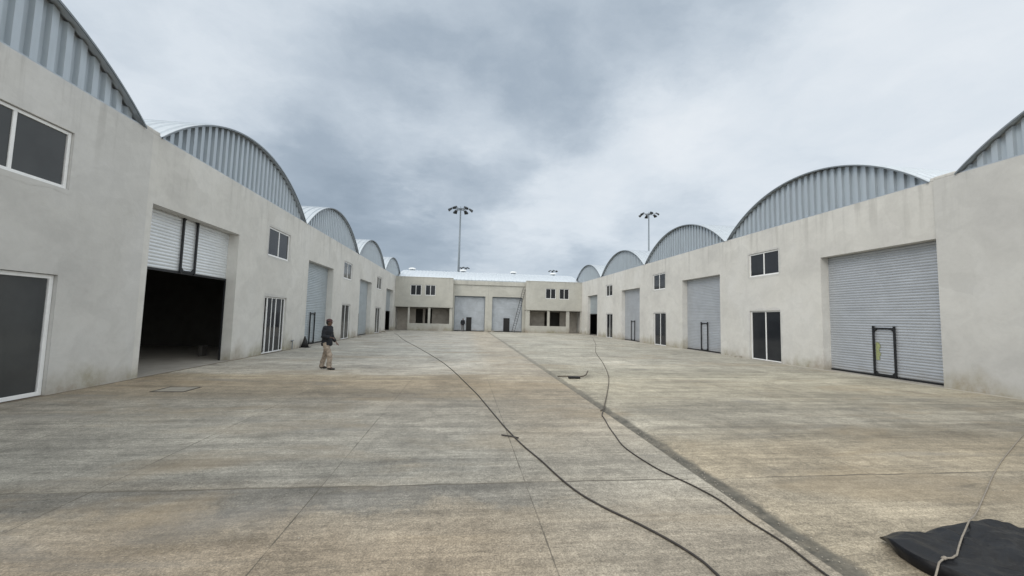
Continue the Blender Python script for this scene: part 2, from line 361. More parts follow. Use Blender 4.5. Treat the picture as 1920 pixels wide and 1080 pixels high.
# ------------------------------------------------------------------ building components, T(u, w, z) -> world
def window(name, a, b, z0, z1, w, T, par, split=2, glass=None, fr=.055, gap=0., stiles=()):
    """white frame with panes; w is the depth of its outer face"""
    f = MB(); d = .06
    f.box((a, w, z0), (a+fr, w+d, z1), T); f.box((b-fr, w, z0), (b, w+d, z1), T)
    f.box((a+fr, w+.002, z0), (b-fr, w+d-.002, z0+fr), T); f.box((a+fr, w+.002, z1-fr), (b-fr, w+d-.002, z1), T)
    A = a+fr+gap; n = split; wd = (b-fr-A)/n
    for i in range(1, n): f.box((A+wd*i-.035, w+.006, z0+fr), (A+wd*i+.035, w+d-.01, z1-fr), T)
    if gap: f.box((A-.03, w+.006, z0+fr), (A+.05, w+d-.01, z1-fr), T)
    for s_ in stiles: f.box((s_-.022, w+.012, z0+fr), (s_+.022, w+d-.014, z1-fr), T)
    o = f.build(name, M_white, par, bevel=.004)
    # sash rails (second line of the frame)
    for i in range(n):
        q = MB(); p0 = A+wd*i+.04; p1 = A+wd*(i+1)-.04
        q.box((p0-.02, w+.028, z0+fr-.01), (p1+.02, w+.036, z1-fr+.01), T)
        q.build('pane', glass or M_glass, o)
    return o
def shutter(a, b, z0, z1, w, T, par, m, pitch_=.104, wicket=None, sticker=False):
    s = MB(); n = int((z1-z0)/pitch_); rows = []
    prof = [(0., .0), (.16, .014), (.5, .021), (.84, .013), (1., 0.)]
    NU = 18
    us = [a+(b-a)*k/NU for k in range(NU+1)]
    pitch_ = (z1-z0)/n
    for i in range(n):
        ji = random.uniform(-.004, .004)
        for t, dd_ in prof[:-1]:
            z = z0+(i+t)*pitch_
            rows.append([T(u, w-dd_+ji*t-.010*mnoise.noise(Vector((u*.9, z*1.1, 3.))), z+.009*mnoise.noise(Vector((u*.8, i*.45, 1.)))) for u in us])
    rows.append([T(u, w, z1) for u in us]); s.grid(rows)
    o = s.build('roller_shutter', m, par)
    for p in o.data.polygons: p.use_smooth = False
    r = MB(); r.box((a+.01, w-.045, z0-.07), (b-.01, w+.03, z0), T); r.build('bottom_rail', M_black, o)
    if wicket:
        wa, wb, wz = wicket; k = MB(); t = .062; y0, y1 = w-.082, w-.032; base = z0-.04
        k.box((wa, y0, base), (wa+t, y1, base+wz+.05), T); k.box((wb-t, y0, base), (wb, y1, base+wz+.05), T)
        k.box((wa+t, y0+.012, base+wz-.07), (wb-t, y1-.002, base+wz-.01), T); k.box((wa+t, y0+.012, base+.03), (wb-t, y1-.002, base+.10), T)
        c = .11      # corner gussets
        for (uu_, su) in ((wa+t, 1), (wb-t, -1)):
            for (zz, sz) in ((base+wz-.07, -1), (base+.10, 1)):
                pts = [(uu_, zz), (uu_+su*c, zz), (uu_, zz+sz*c)]
                k.quad(*[T(p_[0], y0+.014, p_[1]) for p_ in pts]); k.quad(*[T(p_[0], y1-.004, p_[1]) for p_ in reversed(pts)])
                k.quad(T(pts[1][0], y0+.014, pts[1][1]), T(pts[2][0], y0+.014, pts[2][1]), T(pts[2][0], y1-.004, pts[2][1]), T(pts[1][0], y1-.004, pts[1][1]))
        k.build('wicket_frame', M_black, o, merge=False)
        h = MB(); h.box((wb-t-.10, y0+.01, base+wz*.5-.04), (wb-t-.02, y0+.04, base+wz*.5+.04), T)
        if sticker:
            st = MB(); rows = []
            for i in range(9):
                z = base+.62+i*.085; rows.append([T(wb-t-.02-.15*k_/3*(1-.25*math.sin(i*1.7)), w-.029, z) for k_ in range(4)])
            st.grid(rows); st.build('sticker', M_yel, o)
    return o
def arcz(u, a, b, rise, z0):
    hw = (b-a)/2; c = (a+b)/2; Rr = (hw*hw+rise*rise)/(2*rise); return z0+rise-Rr+math.sqrt(max(Rr*Rr-(u-c)**2, 0))
RISE = 2.12
def gable_and_roof(a, b, T, par, depth=24., stations=None):
    # corrugated vertical sheets under the arch
    g_ = MB(); us = []; u = a+.02; pit = .35
    prof = [(0, .10), (.15, .10), (.175, 0), (.325, 0)]
    while u < b-.02:
        for (du, dw) in prof:
            if u+du < b-.02: us.append((u+du, dw))
        u += pit
    W0 = .13
    rows = [[T(q, W0+dw, H+.0) for q, dw in us], [T(q, W0+dw, max(arcz(q, a, b, RISE, H)-.03, H+.01)) for q, dw in us]]
    g_.grid(rows); gc = g_.build('gable_cladding', M_clad, par)
    f = MB(); f.box((a, .03, H+.001), (b, .125, H+.045), T); f.build('flashing', M_edge, gc)
    # barrel roof, standing ribs run over the arch
    N = 44; r = MB(); rows = []; w = -.05; ws = []
    while w < depth:
        for dw, dz in ((0, 0), (.22, 0), (.25, .05), (.33, .05), (.36, 0)):
            if w+dw <= depth: ws.append((w+dw, dz))
        w += .42
    for i in range(N+1):
        q = a+(b-a)*i/N; z = arcz(q, a, b, RISE, H); rows.append([T(q, w_, z+dz+.012) for w_, dz in ws])
    r.grid(rows); ro = r.build('roof', M_roof_row, par)
    e = MB(); rows = []
    for i in range(N+1):
        q = a+(b-a)*i/N; z = arcz(q, a, b, RISE, H)
        rows.append([T(q, -.055, z-.035), T(q, -.055, z+.02), T(q, -.03, z+.024), T(q, -.03, z-.035), T(q, -.055, z-.035)])
    e.grid(rows); e.build('edge_trim', M_trim, ro)
def band(h, T, par):
    # patched render round an opening, uneven outer edge, 3 mm proud
    a, b, c, d_ = h; floor_ = c < .1; P = []
    def side(p, q_, nx, nz):
        n = max(3, int(math.dist(p, q_)/.12))
        return [((p[0]+(q_[0]-p[0])*k/n, p[1]+(q_[1]-p[1])*k/n), (nx, nz)) for k in range(n+1)]
    seq = side((a, c), (a, d_), -1, 0)+side((a, d_), (b, d_), 0, 1)+side((b, d_), (b, c), 1, 0)+([] if floor_ else side((b, c), (a, c), 0, -1))
    rows = [[], []]
    for (p, (nx, nz)) in seq:
        wd = .10+.07*mnoise.noise(Vector((p[0]*2.1, p[1]*2.1, a)))+.03*mnoise.noise(Vector((p[0]*9, p[1]*9, a)))
        rows[0].append(T(p[0], -.003, p[1])); rows[1].append(T(p[0]+nx*wd, -.003, p[1]+nz*wd))
    m = MB(); m.grid(rows); m.build('plaster_band', M_pl_band, par)
def unit(side, u0, u1, arc, op, door, win, label, shut, doorkw={}, off=0., stub=None, glass=None, extra=None, pm=None):
    if side == 'L': T = lambda u, w, z: (-XL-w-off_, u, z)
    else: T = lambda u, w, z: (XR+w+off_, u, z)
    off_ = off
    par = empty('warehouse', T((u0+u1)/2, 0, 0), label, 'warehouse', 'arched warehouse units along the yard')
    holes = []
    if op: holes.append((op[0], op[1], -.05, 5.0))
    if door: holes.append((door[0], door[1], -.05, 2.65))
    if win: holes.append((win[0], win[1], win[2], win[3]))
    m = MB(); wall_grid(m, (u0+.002, u1-.002), (-.05, H), holes, 0, .42, T); m.build('front_wall', pm or M_pl, par)
    for hh in ([(door[0], door[1], 0., 2.65)] if door else [])+([win] if win else []): band(hh, T, par)
    if stub:
        m = MB(); m.box((stub[0], .012, H+.001), (stub[1], .40, H+stub[2]), T); m.build('parapet_stub', M_pl, par, bevel=.03)
    q = MB()
    for (a_, b_) in ((u0+.01, u0+.14), (u1-.14, u1-.01)): q.box((a_, .423, -.05), (b_, 23.8, H-.02), T)
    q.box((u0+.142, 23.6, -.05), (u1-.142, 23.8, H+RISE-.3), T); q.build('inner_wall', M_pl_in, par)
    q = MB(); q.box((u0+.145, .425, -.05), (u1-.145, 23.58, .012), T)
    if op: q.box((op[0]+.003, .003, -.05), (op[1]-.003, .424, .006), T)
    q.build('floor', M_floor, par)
    gable_and_roof(arc[0], arc[1], T, par)
    if op:
        z0, m_, wk, stk = shut
        shutter(op[0]+.002, op[1]-.002, z0, 4.998, .40, T, par, m_, wicket=wk, sticker=stk)
        if z0 > .5:      # guide rails left bare under the raised curtain
            for a_ in (op[0]+.004, op[1]-.05):
                k = MB(); k.box((a_, .36, .008), (a_+.046, .418, z0-.075), T); k.build('guide_rail', M_black, par)
    if door: window('sliding_door', door[0]+.01, door[1]-.01, .012, 2.64, .07, T, par, glass=glass, **doorkw)
    if win: window('window', win[0]+.01, win[1]-.01, win[2]+.01, win[3]-.01, .05, T, par, glass=glass, fr=.068)
    if extra: extra(T, par)
    return par
# left row
unit('L', .95, 12.30, (1.2, 11.98), (1.5, 6.0), (7.75, 10.03), (7.75, 10.06, 4.6, 5.93),
     'nearest warehouse on the left, cut off by the picture edge, with a large upper window', (0.07, M_sh, (3.2, 3.95, 1.9), False), stub=(11.99, 12.29, .12), off=-.03, pm=M_pl_r, glass=M_glass2, doorkw=dict(fr=.085))
unit('L', 12.30, 23.60, (12.62, 23.48), (12.55, 17.05), (19.47, 21.70), (19.47, 21.7, 4.55, 5.9),
     'left warehouse with its pale roller shutter raised halfway over a black interior', (3.2, M_sh_b, (14.38, 15.14, 1.92), False), stub=(12.305, 12.62, .13),
     doorkw=dict(gap=.34, stiles=(20.35, 21.35)))
unit('L', 23.60, 34.92, (23.72, 34.82), (24.3, 28.75), (31.1, 33.25), (31.1, 33.3, 4.6, 5.9),
     'left warehouse with closed grey shutter just beyond the walking man', (.07, M_sh_l, (25.95, 26.75, 1.9), False), doorkw=dict(gap=.0), glass=M_glass2)
unit('L', 34.92, 46.24, (35.04, 46.14), (35.85, 40.2), (42.4, 44.9), (42.5, 44.9, 4.6, 5.9),
     'second farthest warehouse of the left row, closed grey shutter in a deep opening', (.07, M_sh_l, (36.4, 37.2, 1.9), False), glass=M_glass2)
unit('L', 46.24, 57.56, (46.36, 57.46), (47.6, 52.2), None, None,
     'farthest warehouse of the left row, next to the end building, shutter part raised', (2.4, M_sh_l, None, False))
# right row
unit('R', .1, 11.665, (.4, 11.02), (1.3, 5.8), (6.9, 9.05), (6.9, 9.05, 4.55, 5.9),
     'nearest warehouse on the right, only its blank wall end and arch tip in view', (0.07, M_sh, (3.2, 3.95, 1.9), False), stub=(11.03, 11.66, .12), off=-.07, pm=M_pl_r)
unit('R', 11.665, 22.75, (11.83, 22.62), (11.68, 16.2), (18.6, 20.78), (18.62, 20.8, 4.54, 5.83),
     'right warehouse whose big closed shutter carries a yellow green sticker', (.07, M_sh, (13.45, 14.3, 1.9), True), stub=(11.67, 11.83, .13))
unit('R', 22.75, 34.05, (22.87, 33.93), (23.4, 27.8), (30.25, 32.32), (30.35, 32.45, 4.56, 5.88),
     'second warehouse from the near end of the right row fully in view, plain closed shutter', (.07, M_sh, (25.25, 26.05, 1.9), False))
unit('R', 34.05, 45.6, (34.17, 45.5), (35.05, 39.35), (41.85, 43.85), (41.95, 43.95, 4.6, 5.85),
     'right warehouse under the tall far floodlight mast, closed shutter and narrow glass door', (.07, M_sh, (36.9, 37.75, 1.9), False))
unit('R', 45.6, 57.0, (45.72, 56.9), (46.9, 50.75), None, None,
     'farthest warehouse of the right row, beside the end building, shutter raised to half', (2.68, M_sh_l, None, False))
# ------------------------------------------------------------------ end building: two mirrored units
YE = 53.4
TE = lambda u, w, z: (u, YE+w, z)
def end_unit(xa, xb, blk, gf_holes, back_holes, wins, shutx, mini, label):
    par = empty('end_warehouse', ((xa+xb)/2, YE, 0), label, 'warehouse', 'pair of warehouses closing the far end of the yard')
    ba, bb = blk
    m = MB(); wall_grid(m, (ba+.003, bb-.003), (3.05, 6.93), [(w[0], w[1], w[2], w[3]) for w in wins], 0, .3, TE); m.build('upper_wall', M_pl_end, par)
    m = MB(); m.box((ba+.003, -.03, 6.932), (bb-.003, .33, 7.0), TE); m.build('coping', M_pl_end, par)
    m = MB(); m.box((ba+.003, .302, 2.9), (bb-.003, 2.2, 3.049), TE); m.build('floor_slab', M_pl_in, par)
    m = MB(); wall_grid(m, (ba+.003, bb-.003), (-.05, 3.048), gf_holes, .14, .30, TE); m.build('lower_wall', M_pl_end, par)
    m = MB(); wall_grid(m, (ba+.003, bb-.003), (-.05, 2.898), back_holes, 2.2, 2.35, TE); m.build('inner_wall', M_dark_in, par)
    m = MB(); m.box((ba+.003, .302, -.05), (bb-.003, 2.19, .01), TE); m.build('floor', M_floor, par)
    m = MB(); m.box((ba+.21, 4.2, -.05), (bb-.21, 4.4, 6.9), TE); m.box((ba+.21, 2.36, 2.9), (bb-.21, 4.19, 3.04), TE); m.build('added_closure', M_pl_in, par)  # added closure; keeps rear light from showing through the inner openings
    # side walls of the office block and rear body
    m = MB(); m.box((bb-.2 if ba < 0 else ba+.004, .303, -.04), (bb-.004 if ba < 0 else ba+.2, 16, 6.92), TE); m.build('side_wall', M_pl_end, par)
    m = MB(); m.box((xa+.01, 15.8, -.04), (xb-.01, 16., 7.), TE); m.build('rear_wall', M_pl_in, par)
    for w in wins: window('window', w[0]+.01, w[1]-.01, w[2]+.01, w[3]-.01, .06, TE, par, fr=.07)
    # shutter bay, set back
    ca, cb = (bb, xb) if ba < 0 else (xa, ba)
    m = MB(); wall_grid(m, (ca+.003, cb-.003), (-.05, 6.25), [(shutx[0], shutx[1], -.06, 4.72)], .9, 1.3, TE); m.build('bay_wall', M_pl_end, par)
    m = MB(); m.box((ca+.003, .78, 6.252), (cb-.003, 1.35, 6.80), TE); m.build('fascia', M_pl_end, par)
    # one closed curtain; a black box in front stands for the small door
    sh = shutter(shutx[0]+.01, shutx[1]-.01, .07, 4.7, 1.26, TE, par, M_sh_e)
    k = MB(); k.box((mini[0], 1.17, .02), (mini[1], 1.235, 1.86), TE); d_ = k.build('wicket_door', M_hair, sh)
    for a_ in (shutx[0]+.002, shutx[1]-.06):
        k = MB(); k.box((a_, 1.12, -.02), (a_+.058, 1.2, 4.70), TE); k.build('guide_rail', M_pole, sh)
    k = MB(); k.box((shutx[0]+.062, 1.12, 4.6), (shutx[1]-.062, 1.2, 4.7), TE); k.build('head_rail', M_pole, sh)
    # barrel roof, axis across the yard
    a, b, ri = 54.75, 69., 1.72; N = 40; xs = []; x = xa+.0
    while x < xb:
        for dx_, dz in ((0, 0), (.26, 0), (.30, .045), (.38, .045), (.42, 0)):
            if x+dx_ <= xb: xs.append((x+dx_, dz))
        x += .5
    xs.append((xb+.002, 0))
    r = MB(); rows = []
    for i in range(N+1):
        y = a+(b-a)*i/N; rows.append([(x_, y, arcz(y, a, b, ri, 7.0)+dz-.06) for x_, dz in xs])
    r.grid(rows); ro = r.build('roof', M_roof, par)
    r = MB(); r.box((xa+.01, 1.355, 6.70), (xb-.01, 1.6, 6.96), TE); r.build('gutter', M_edge, ro)
    return par
hL = [(-8.98, -7.38, -.06, 3.02), (-7.15, -4.80, .92, 3.02), (-4.50, -2.02, .92, 3.02)]
bL = [(-6.6, -5.65, .9, 2.85), (-5.35, -4.98, .9, 2.85), (-4.75, -4.42, .9, 2.85)]
hR = [(8.72, 11.12, .92, 3.0), (11.45, 13.75, .92, 3.0), (14.2, 15.74, -.06, 3.0)]
bR = [(11.15, 11.6, .9, 2.85), (11.95, 13.35, .9, 2.85)]
end_unit(-XL+.01, 3.12, (-XL+.01, -1.62), hL, bL, [(-7.17, -5.74, 4.56, 5.95), (-5.26, -3.90, 4.58, 5.97)], (-1.42, 2.70), (.22, .92),
         'left half of the end building, shutter bay with a man standing at its small door')
end_unit(3.125, XR-.01, (8.15, XR-.01), hR, bR, [(10.82, 12.25, 4.62, 6.03), (12.72, 14.10, 4.60, 6.05)], (3.66, 7.78), (5.27, 6.10),
         'right half of the end building, with a ladder leaning across its shutter bay')
# ------------------------------------------------------------------ roof ventilators
vents = [(-7.95, 'roof ventilator above the left end of the end building roof'), (-.45, 'roof ventilator below the small distant floodlight beside the tall mast'),
         (7.15, 'roof ventilator alone near the middle of the end building roof'), (13.3, 'roof ventilator on the right end of the end building roof')]
for i, (x, lb) in enumerate(vents):
    y = 60.3; z = arcz(y, 54.75, 69., 1.72, 7.0)-.06
    if i == 0:
        root = empty('roof_ventilator', (0, 0, 0), lb, 'ventilator', 'white ventilators along the far roof')
        n = MB(); n.tube([(0, 0, -.25), (0, 0, .12)], [.5, .33], 16); neck = n.build('neck', M_pole, root)
        h = MB(); prof = [(.30, .10), (.42, .13), (.50, .17), (.52, .22), (.45, .30), (.32, .36), (.12, .39), (.01, .395)]
        h.grid([[(rd*math.cos(2*math.pi*k/24)*(1+.04*(k % 2)), rd*math.sin(2*math.pi*k/24)*(1+.04*(k % 2)), z_) for k in range(25)] for rd, z_ in prof])
        hood = h.build('hood', M_white, root)
        proto = root; o = root
    else:
        o = proto.copy(); C.objects.link(o); o['label'] = lb
        for ch in (neck, hood):
            c = ch.copy(); C.objects.link(c); c.parent = o
    o.location = (x, y, z)
# ------------------------------------------------------------------ floodlight masts
masts = [((863.8, 390), 78, 'tall floodlight mast rising behind the left half of the far roof', 0, 1.0),
         ((1216.5, 400), 92, 'tall floodlight mast showing between two arches of the right row', .35, 1.0),
         ((871, 501), 178, 'tiny distant floodlight cluster just right of the nearer mast foot', .2, 1.),
         ((1037, 507), 185, 'tiny distant floodlight cluster above the right end of the far roof', .5, 1.)]
for i, ((px, py), Y, lb, rot, sc) in enumerate(masts):
    dv = pxdir(px, py); t = Y/dv.y; P = Vector((0, 0, CH))+dv*t
    root = empty('floodlight_mast', (P.x, P.y, 0), lb, 'floodlight', 'floodlight masts beyond the end building')
    zt = P.z
    m = MB(); m.tube([(P.x, P.y, 0), (P.x, P.y, zt*.5), (P.x, P.y, zt)], [.30, .21, .13], 14); m.build('pole', M_pole, root, True)
    rg = 2.0 if i < 2 else 1.9
    m = MB(); pts = [(P.x+.75*math.cos(a), P.y+.75*math.sin(a), zt-.25) for a in [2*math.pi*k/24 for k in range(25)]]; m.tube(pts, .06, 6, False)
    for k in range(6):
        a = rot+2*math.pi*k/6; m.tube([(P.x, P.y, zt-.25), (P.x+rg*math.cos(a), P.y+rg*math.sin(a), zt-.25)], .05, 6)
    m.tube([(P.x, P.y, zt-.25), (P.x, P.y, zt+.35)], .05, 6)
    m.build('head_frame', M_pole, root)
    for k in range(6):
        a = rot+2*math.pi*k/6; c = Vector((P.x+rg*math.cos(a), P.y+rg*math.sin(a), zt-.35)); rad = Vector((math.cos(a), math.sin(a), 0)); tan = Vector((-math.sin(a), math.cos(a), 0)); up = Vector((0, 0, 1))
        ax = (rad*.82-up*.57).normalized(); no = (rad*.57+up*.82).normalized()
        m = MB()
        cs = []
        for (la, wt, th) in ((-.42, .22, .12), (.42, .40, .2)):
            for (s1_, s2_) in ((-1, -1), (1, -1), (1, 1), (-1, 1)): cs.append(c+ax*la+tan*wt*s1_+no*th*s2_)
        n0 = len(m.v); m.v += [tuple(v) for v in cs]
        m.f += [(0, 1, 2, 3), (4, 7, 6, 5)]+[(q_, (q_+1) % 4, 4+(q_+1) % 4, 4+q_) for q_ in range(4)]
        m.build('floodlight', M_lamp, root, bevel=.03)
# ------------------------------------------------------------------ ground
m = MB(); m.quad((-900, -900, -.06), (900, -900, -.06), (900, 900, -.06), (-900, 900, -.06)); tag(m.build('ground', M_ground), kind='structure')
m = MB(); ys = [-30+k*2. for k in range(43)]; xs = [(-XL-.3, 0), (-5, 0), (-1, 0), (2.2, 0), (3.02, -.004), (3.045, -.034), (3.12, -.03), (3.36, -.004), (4.2, 0), (9, 0), (XR+.3, 0)]
m.grid([[(x, min(y, 54.6), z) for x, z in xs] for y in ys]); tag(m.build('pavement', M_pave), kind='structure')
# ------------------------------------------------------------------ hoses and ropes
def cr(pts, n=8):
    P = [Vector(p) for p in pts]; P = [2*P[0]-P[1]]+P+[2*P[-1]-P[-2]]; out = []
    for i in range(1, len(P)-2):
        for k in range(n):
            t = k/n; a, b, c, e = P[i-1:i+3]
            out.append(.5*((2*b)+(c-a)*t+(2*a-5*b+4*c-e)*t*t+(3*b-a-3*c+e)*t**3))
    out.append(P[-2]); return out
def hose(name, pts, r, m, label, cat, seg=8, wob=.012, z0=0.):
    q = cr([(p[0], p[1], (p[2] if len(p) > 2 else 0)+r+z0) for p in pts], 10)
    q = [Vector((p.x+wob*mnoise.noise(p*1.3), p.y+wob*mnoise.noise(p*1.7+Vector((9, 0, 0))), p.z)) for p in q]
    b = MB(); b.tube(q, r, seg); return tag(b.build(name, m, None, True), label, cat)
hose('hose', [(-7.3, 43.5), (-6.44, 40.2), (-4.6, 32), (-2.95, 25.67), (-.85, 17.16), (.19, 11.4), (.6, 8.53), (.79, 7.12), (.97, 6.11), (1.12, 5.45), (1.30, 4.63), (1.49, 4.18), (1.73, 3.81), (1.89, 3.5), (1.98, 3.24), (2.0, 3.03), (2.02, 2.4), (2.1, 1.2)],
     .011, M_rub, 'long thick black hose snaking down the middle of the yard, left of the gutter', 'hose')
hose('hose', [(3.14, 8.76, .0), (2.86, 8.1), (2.81, 7.83), (2.62, 6.84), (2.51, 6.0), (2.59, 5.22), (2.77, 4.64), (2.85, 4.24), (2.85, 3.84), (2.89, 3.41), (2.87, 2.97), (2.9, 2.2), (2.8, 1.)],
     .009, M_rub, 'thinner dark hose curving beside the gutter in the foreground', 'hose')
hose('cable', [(14.2, 43.5), (12.57, 38.15), (10.4, 31), (7.96, 23.73), (6.34, 17.9), (5.06, 13.69), (3.92, 10.67), (3.32, 9.2), (3.14, 8.72), (2.95, 8.45)],
     .011, M_brown, 'thin brown cable trailing over the right slabs to the far warehouses', 'cable')
# loose rope over the plastic sheet
# ------------------------------------------------------------------ plastic sheet
out = [(3.83, 3.40), (4.15, 3.36), (4.35, 3.44), (4.62, 3.52), (5.1, 3.56), (5.45, 3.46), (6.0, 3.2), (6.3, 2.6), (5.6, 2.0), (4.6, 2.05), (3.95, 2.45), (3.66, 2.85), (3.66, 3.14)]
def ringpts(n=96):
    q = cr([(p[0], p[1], 0) for p in out+[out[0]]], 8); return q[:-1]
def rdg(v): return 1-abs(mnoise.noise(v))*2.2
def tarp_h(x, y, e):
    a = x*.75+y*.66; b = -x*.66+y*.75
    wq = mnoise.noise(Vector((x*1.4, y*1.4, 5)))*.6
    f = .034*rdg(Vector((a*1.1+wq, b*3.4, 0)))+.03*rdg(Vector((a*3.1, b*2.3+wq, 4)))+.014*rdg(Vector((x*7.+wq, y*9, 7)))
    lift = max(0, min(1, (3.62-(x-3.5)*.5-y)/.35))*max(0, min(1, (5.4-x)/.8))
    return .012+min(1, e*1.6)*(.045+max(-.03, f))+(1-e)*lift*.13
rp = cr([(p[0], p[1], 0) for p in out+[out[0]]], 16)[:-1]; cx_ = sum(p.x for p in rp)/len(rp); cy_ = sum(p.y for p in rp)/len(rp)
m = MB(); rows = []
for k in range(61):
    s = 1-k/60; e = (1-s**5); row = []
    for p in rp+[rp[0]]:
        x = cx_+(p.x-cx_)*s; y = cy_+(p.y-cy_)*s; wv = .03*mnoise.noise(Vector((p.x*6, p.y*6, 2)))*s
        row.append((x+wv, y+wv, tarp_h(x, y, e)))
    rows.append(row)
rim = [(p_[0]+(cx_-p_[0])*.07, p_[1]+(cy_-p_[1])*.09, .004) for p_ in rows[0]]
rows = [rim]+rows
m.grid(rows)
tp = m.build('plastic_sheet', M_tarp, None, True)
tag(tp, 'crumpled black plastic sheet lying on the concrete in the lower right corner', 'plastic sheet')
from mathutils.bvhtree import BVHTree
bv = BVHTree.FromPolygons([v.co for v in tp.data.vertices], [tuple(p.vertices) for p in tp.data.polygons])
def land(x, y):
    h = bv.ray_cast(Vector((x, y, 2)), Vector((0, 0, -1))); return h[0].z if h[0] else 0.
rope = []
for px, py in ((1715, 1170), (1765, 1080), (1790, 1045), (1800, 1022), (1830, 968), (1848, 925), (1866, 885), (1890, 850), (1935, 800), (1990, 752)):     # where the rope lies in the picture, dropped on the sheet or slab
    v = pxdir(px, py); o_ = Vector((0, 0, CH)); h = bv.ray_cast(o_, v)
    q_ = h[0] if h[0] else o_+v*(CH/-v.z); rope.append(Vector(q_))
pp = cr(rope, 12); zs = [land(p.x, p.y)+.012 for p in pp]
for it in range(12): zs = [max(land(pp[k].x, pp[k].y)+.010, (zs[max(k-1, 0)]+zs[min(k+1, len(zs)-1)])/2) for k in range(len(zs))]
b = MB(); b.tube([Vector((p.x, p.y, z)) for p, z in zip(pp, zs)], .0068, 8)
for k in (14, 15): b.ball((pp[k].x, pp[k].y, zs[k]+.006), .016, (1, 1, .8), 8, 6)
tag(b.build('rope', M_rope, None, True), 'pale rope crossing the black plastic sheet and running off over the concrete', 'rope')
# ------------------------------------------------------------------ small things on the ground
root = empty('manhole_cover', (-6.92, 10.8, 0), 'square concrete manhole lid in a dark frame set in the paving at the left', 'manhole cover')
m = MB(); q = [(-7.3, 10.5), (-6.54, 10.42), (-6.50, 11.03), (-7.26, 11.2)]
a, b, c_, d_ = -7.28, -6.54, 10.46, 11.14; t = .035
m.box((a, c_, .001), (b, c_+t, .012)); m.box((a, d_-t, .001), (b, d_, .012)); m.box((a, c_+t, .001), (a+t, d_-t, .0118)); m.box((b-t, c_+t, .001), (b, d_-t, .0118)); m.build('frame', M_rust, root)
m = MB(); m.box((a+t+.008, c_+t+.008, -.004), (b-t-.008, d_-t-.008, .009)); m.build('lid', M_lid, root)
m = MB(); m.tube(cr([(.67, 6.74, .015), (.78, 6.66, .022), (.84, 6.65, .014), (.93, 6.58, .012)], 5), [.012]*16, 7)
tag(m.build('stick', M_rub, None, True), 'short blackened stick beside the long hose near the middle joint', 'stick')
root = empty('broken_brush', (3.65, 13.05, 0), 'black block with a bent strip lying right of the gutter', 'debris')
m = MB(); m.box((3.45, 12.96, .004), (3.84, 13.08, .075)); m.build('head', M_hair, root, bevel=.02)
m = MB(); m.tube(cr([(3.15, 13.3, .03), (3.5, 13.2, .05), (3.9, 13.15, .05), (4.15, 13.4, .07), (4.4, 13.95, .13)], 6), .022, 7); m.build('strip', M_brown, root, True)
# scattered crumbs of concrete and litter: one spread nobody could count
m = MB()
for k in range(260):
    x = random.uniform(-8.9, 15.6); y = random.choice([random.uniform(2.4, 9), random.uniform(2.4, 30)])
    if 3.0 < x < 3.4 and random.random() < .5: continue
    s_ = random.uniform(.004, .010); m.ball((x, y, s_*.5), s_, (1, 1, .7), 6, 4, .5)
for k in range(240):
    y = random.uniform(2.6, 16); x = 3.06+abs(random.gauss(0, .09)); s_ = random.uniform(.004, .010); m.ball((x, y, -.02+s_*.4), s_, (1, 1, .7), 5, 4, .5)
tag(m.build('grit', M_stone), 'loose crumbs of concrete and gravel scattered over the yard', 'grit', kind='stuff')
# black cone against wall
root = empty('black_cone', (-8.86, 23.85, 0), 'black cone standing at the foot of the left wall by a shutter opening', 'cone')
m = MB(); m.tube([(-8.86, 23.85, .03), (-8.86, 23.85, .32), (-8.88, 23.85, .62)], [.21, .12, .03], 14); m.build('body', M_hair, root, True)
m = MB(); m.box((-9.06, 23.6, .002), (-8.6, 24.12, .03)); m.build('base', M_hair, root, bevel=.01)
root = empty('water_tap', (-9.0, 22.5, 0), 'short grey standpipe with a tap at the wall beside the open sliding door', 'tap')
m = MB(); m.tube([(-8.99, 22.5, 0), (-8.99, 22.5, .46)], .022, 8); m.tube([(-8.99, 22.32, .46), (-8.99, 22.66, .46)], .02, 8); m.build('pipe', M_pole, root)
m = MB(); m.tube([(-8.99, 22.34, .46), (-8.93, 22.34, .38)], .018, 8); m.build('spout', M_rust, root)
# block inside the open shutter
m = MB(); m.box((-11.02, 18.3, .012), (-10.86, 18.62, .42)); m.box((-11.05, 18.28, .421), (-10.84, 18.64, .46))
tag(m.build('block', M_dark_blk, None, bevel=.015), 'small upright block standing on the floor inside the half open left warehouse', 'block')
for (x, y, n_, s_, lb) in ((3.45, 53.2, 9, .16, 'small pale rubble heap at the foot of the pier between the two far shutters'), (15.70, 21.7, 5, .07, 'few dark stones against the right wall before the near glass door'),
                           (-8.93, 45.8, 7, .13, 'rubble beside the farthest door of the left row'), (-8.85, 34.7, 6, .12, 'low heap of rubble at the left wall beyond the walking man')):
    m = MB()
    for k in range(n_):
        r_ = s_*random.uniform(.5, 1.1); m.ball((x+random.gauss(0, s_*1.2), y+random.gauss(0, s_*1.8), r_*.55), r_, (1, 1, .75), 8, 6, .6)
    tag(m.build('rubble_heap', M_stone), lb, 'rubble', 'little rubble heaps left along the walls')
# ladder
root = empty('ladder', (6.6, 53.0, 0), 'dark ladder leaning to the right across the far right shutter', 'ladder')
A = Vector((6.38, 52.7, 0)); B = Vector((8.02, 54.1, 6.05)); sd = Vector((.17, .0, -.045))
for s_ in (-1, 1):
    m = MB(); m.tube([A+sd*s_, B+sd*s_], .034, 6); m.build('rail', M_black, root)
m = MB()
for k in range(1, 20):
    c_ = A.lerp(B, k/20); m.tube([c_-sd, c_+sd], .018, 6)
m.build('rungs', M_black, root)
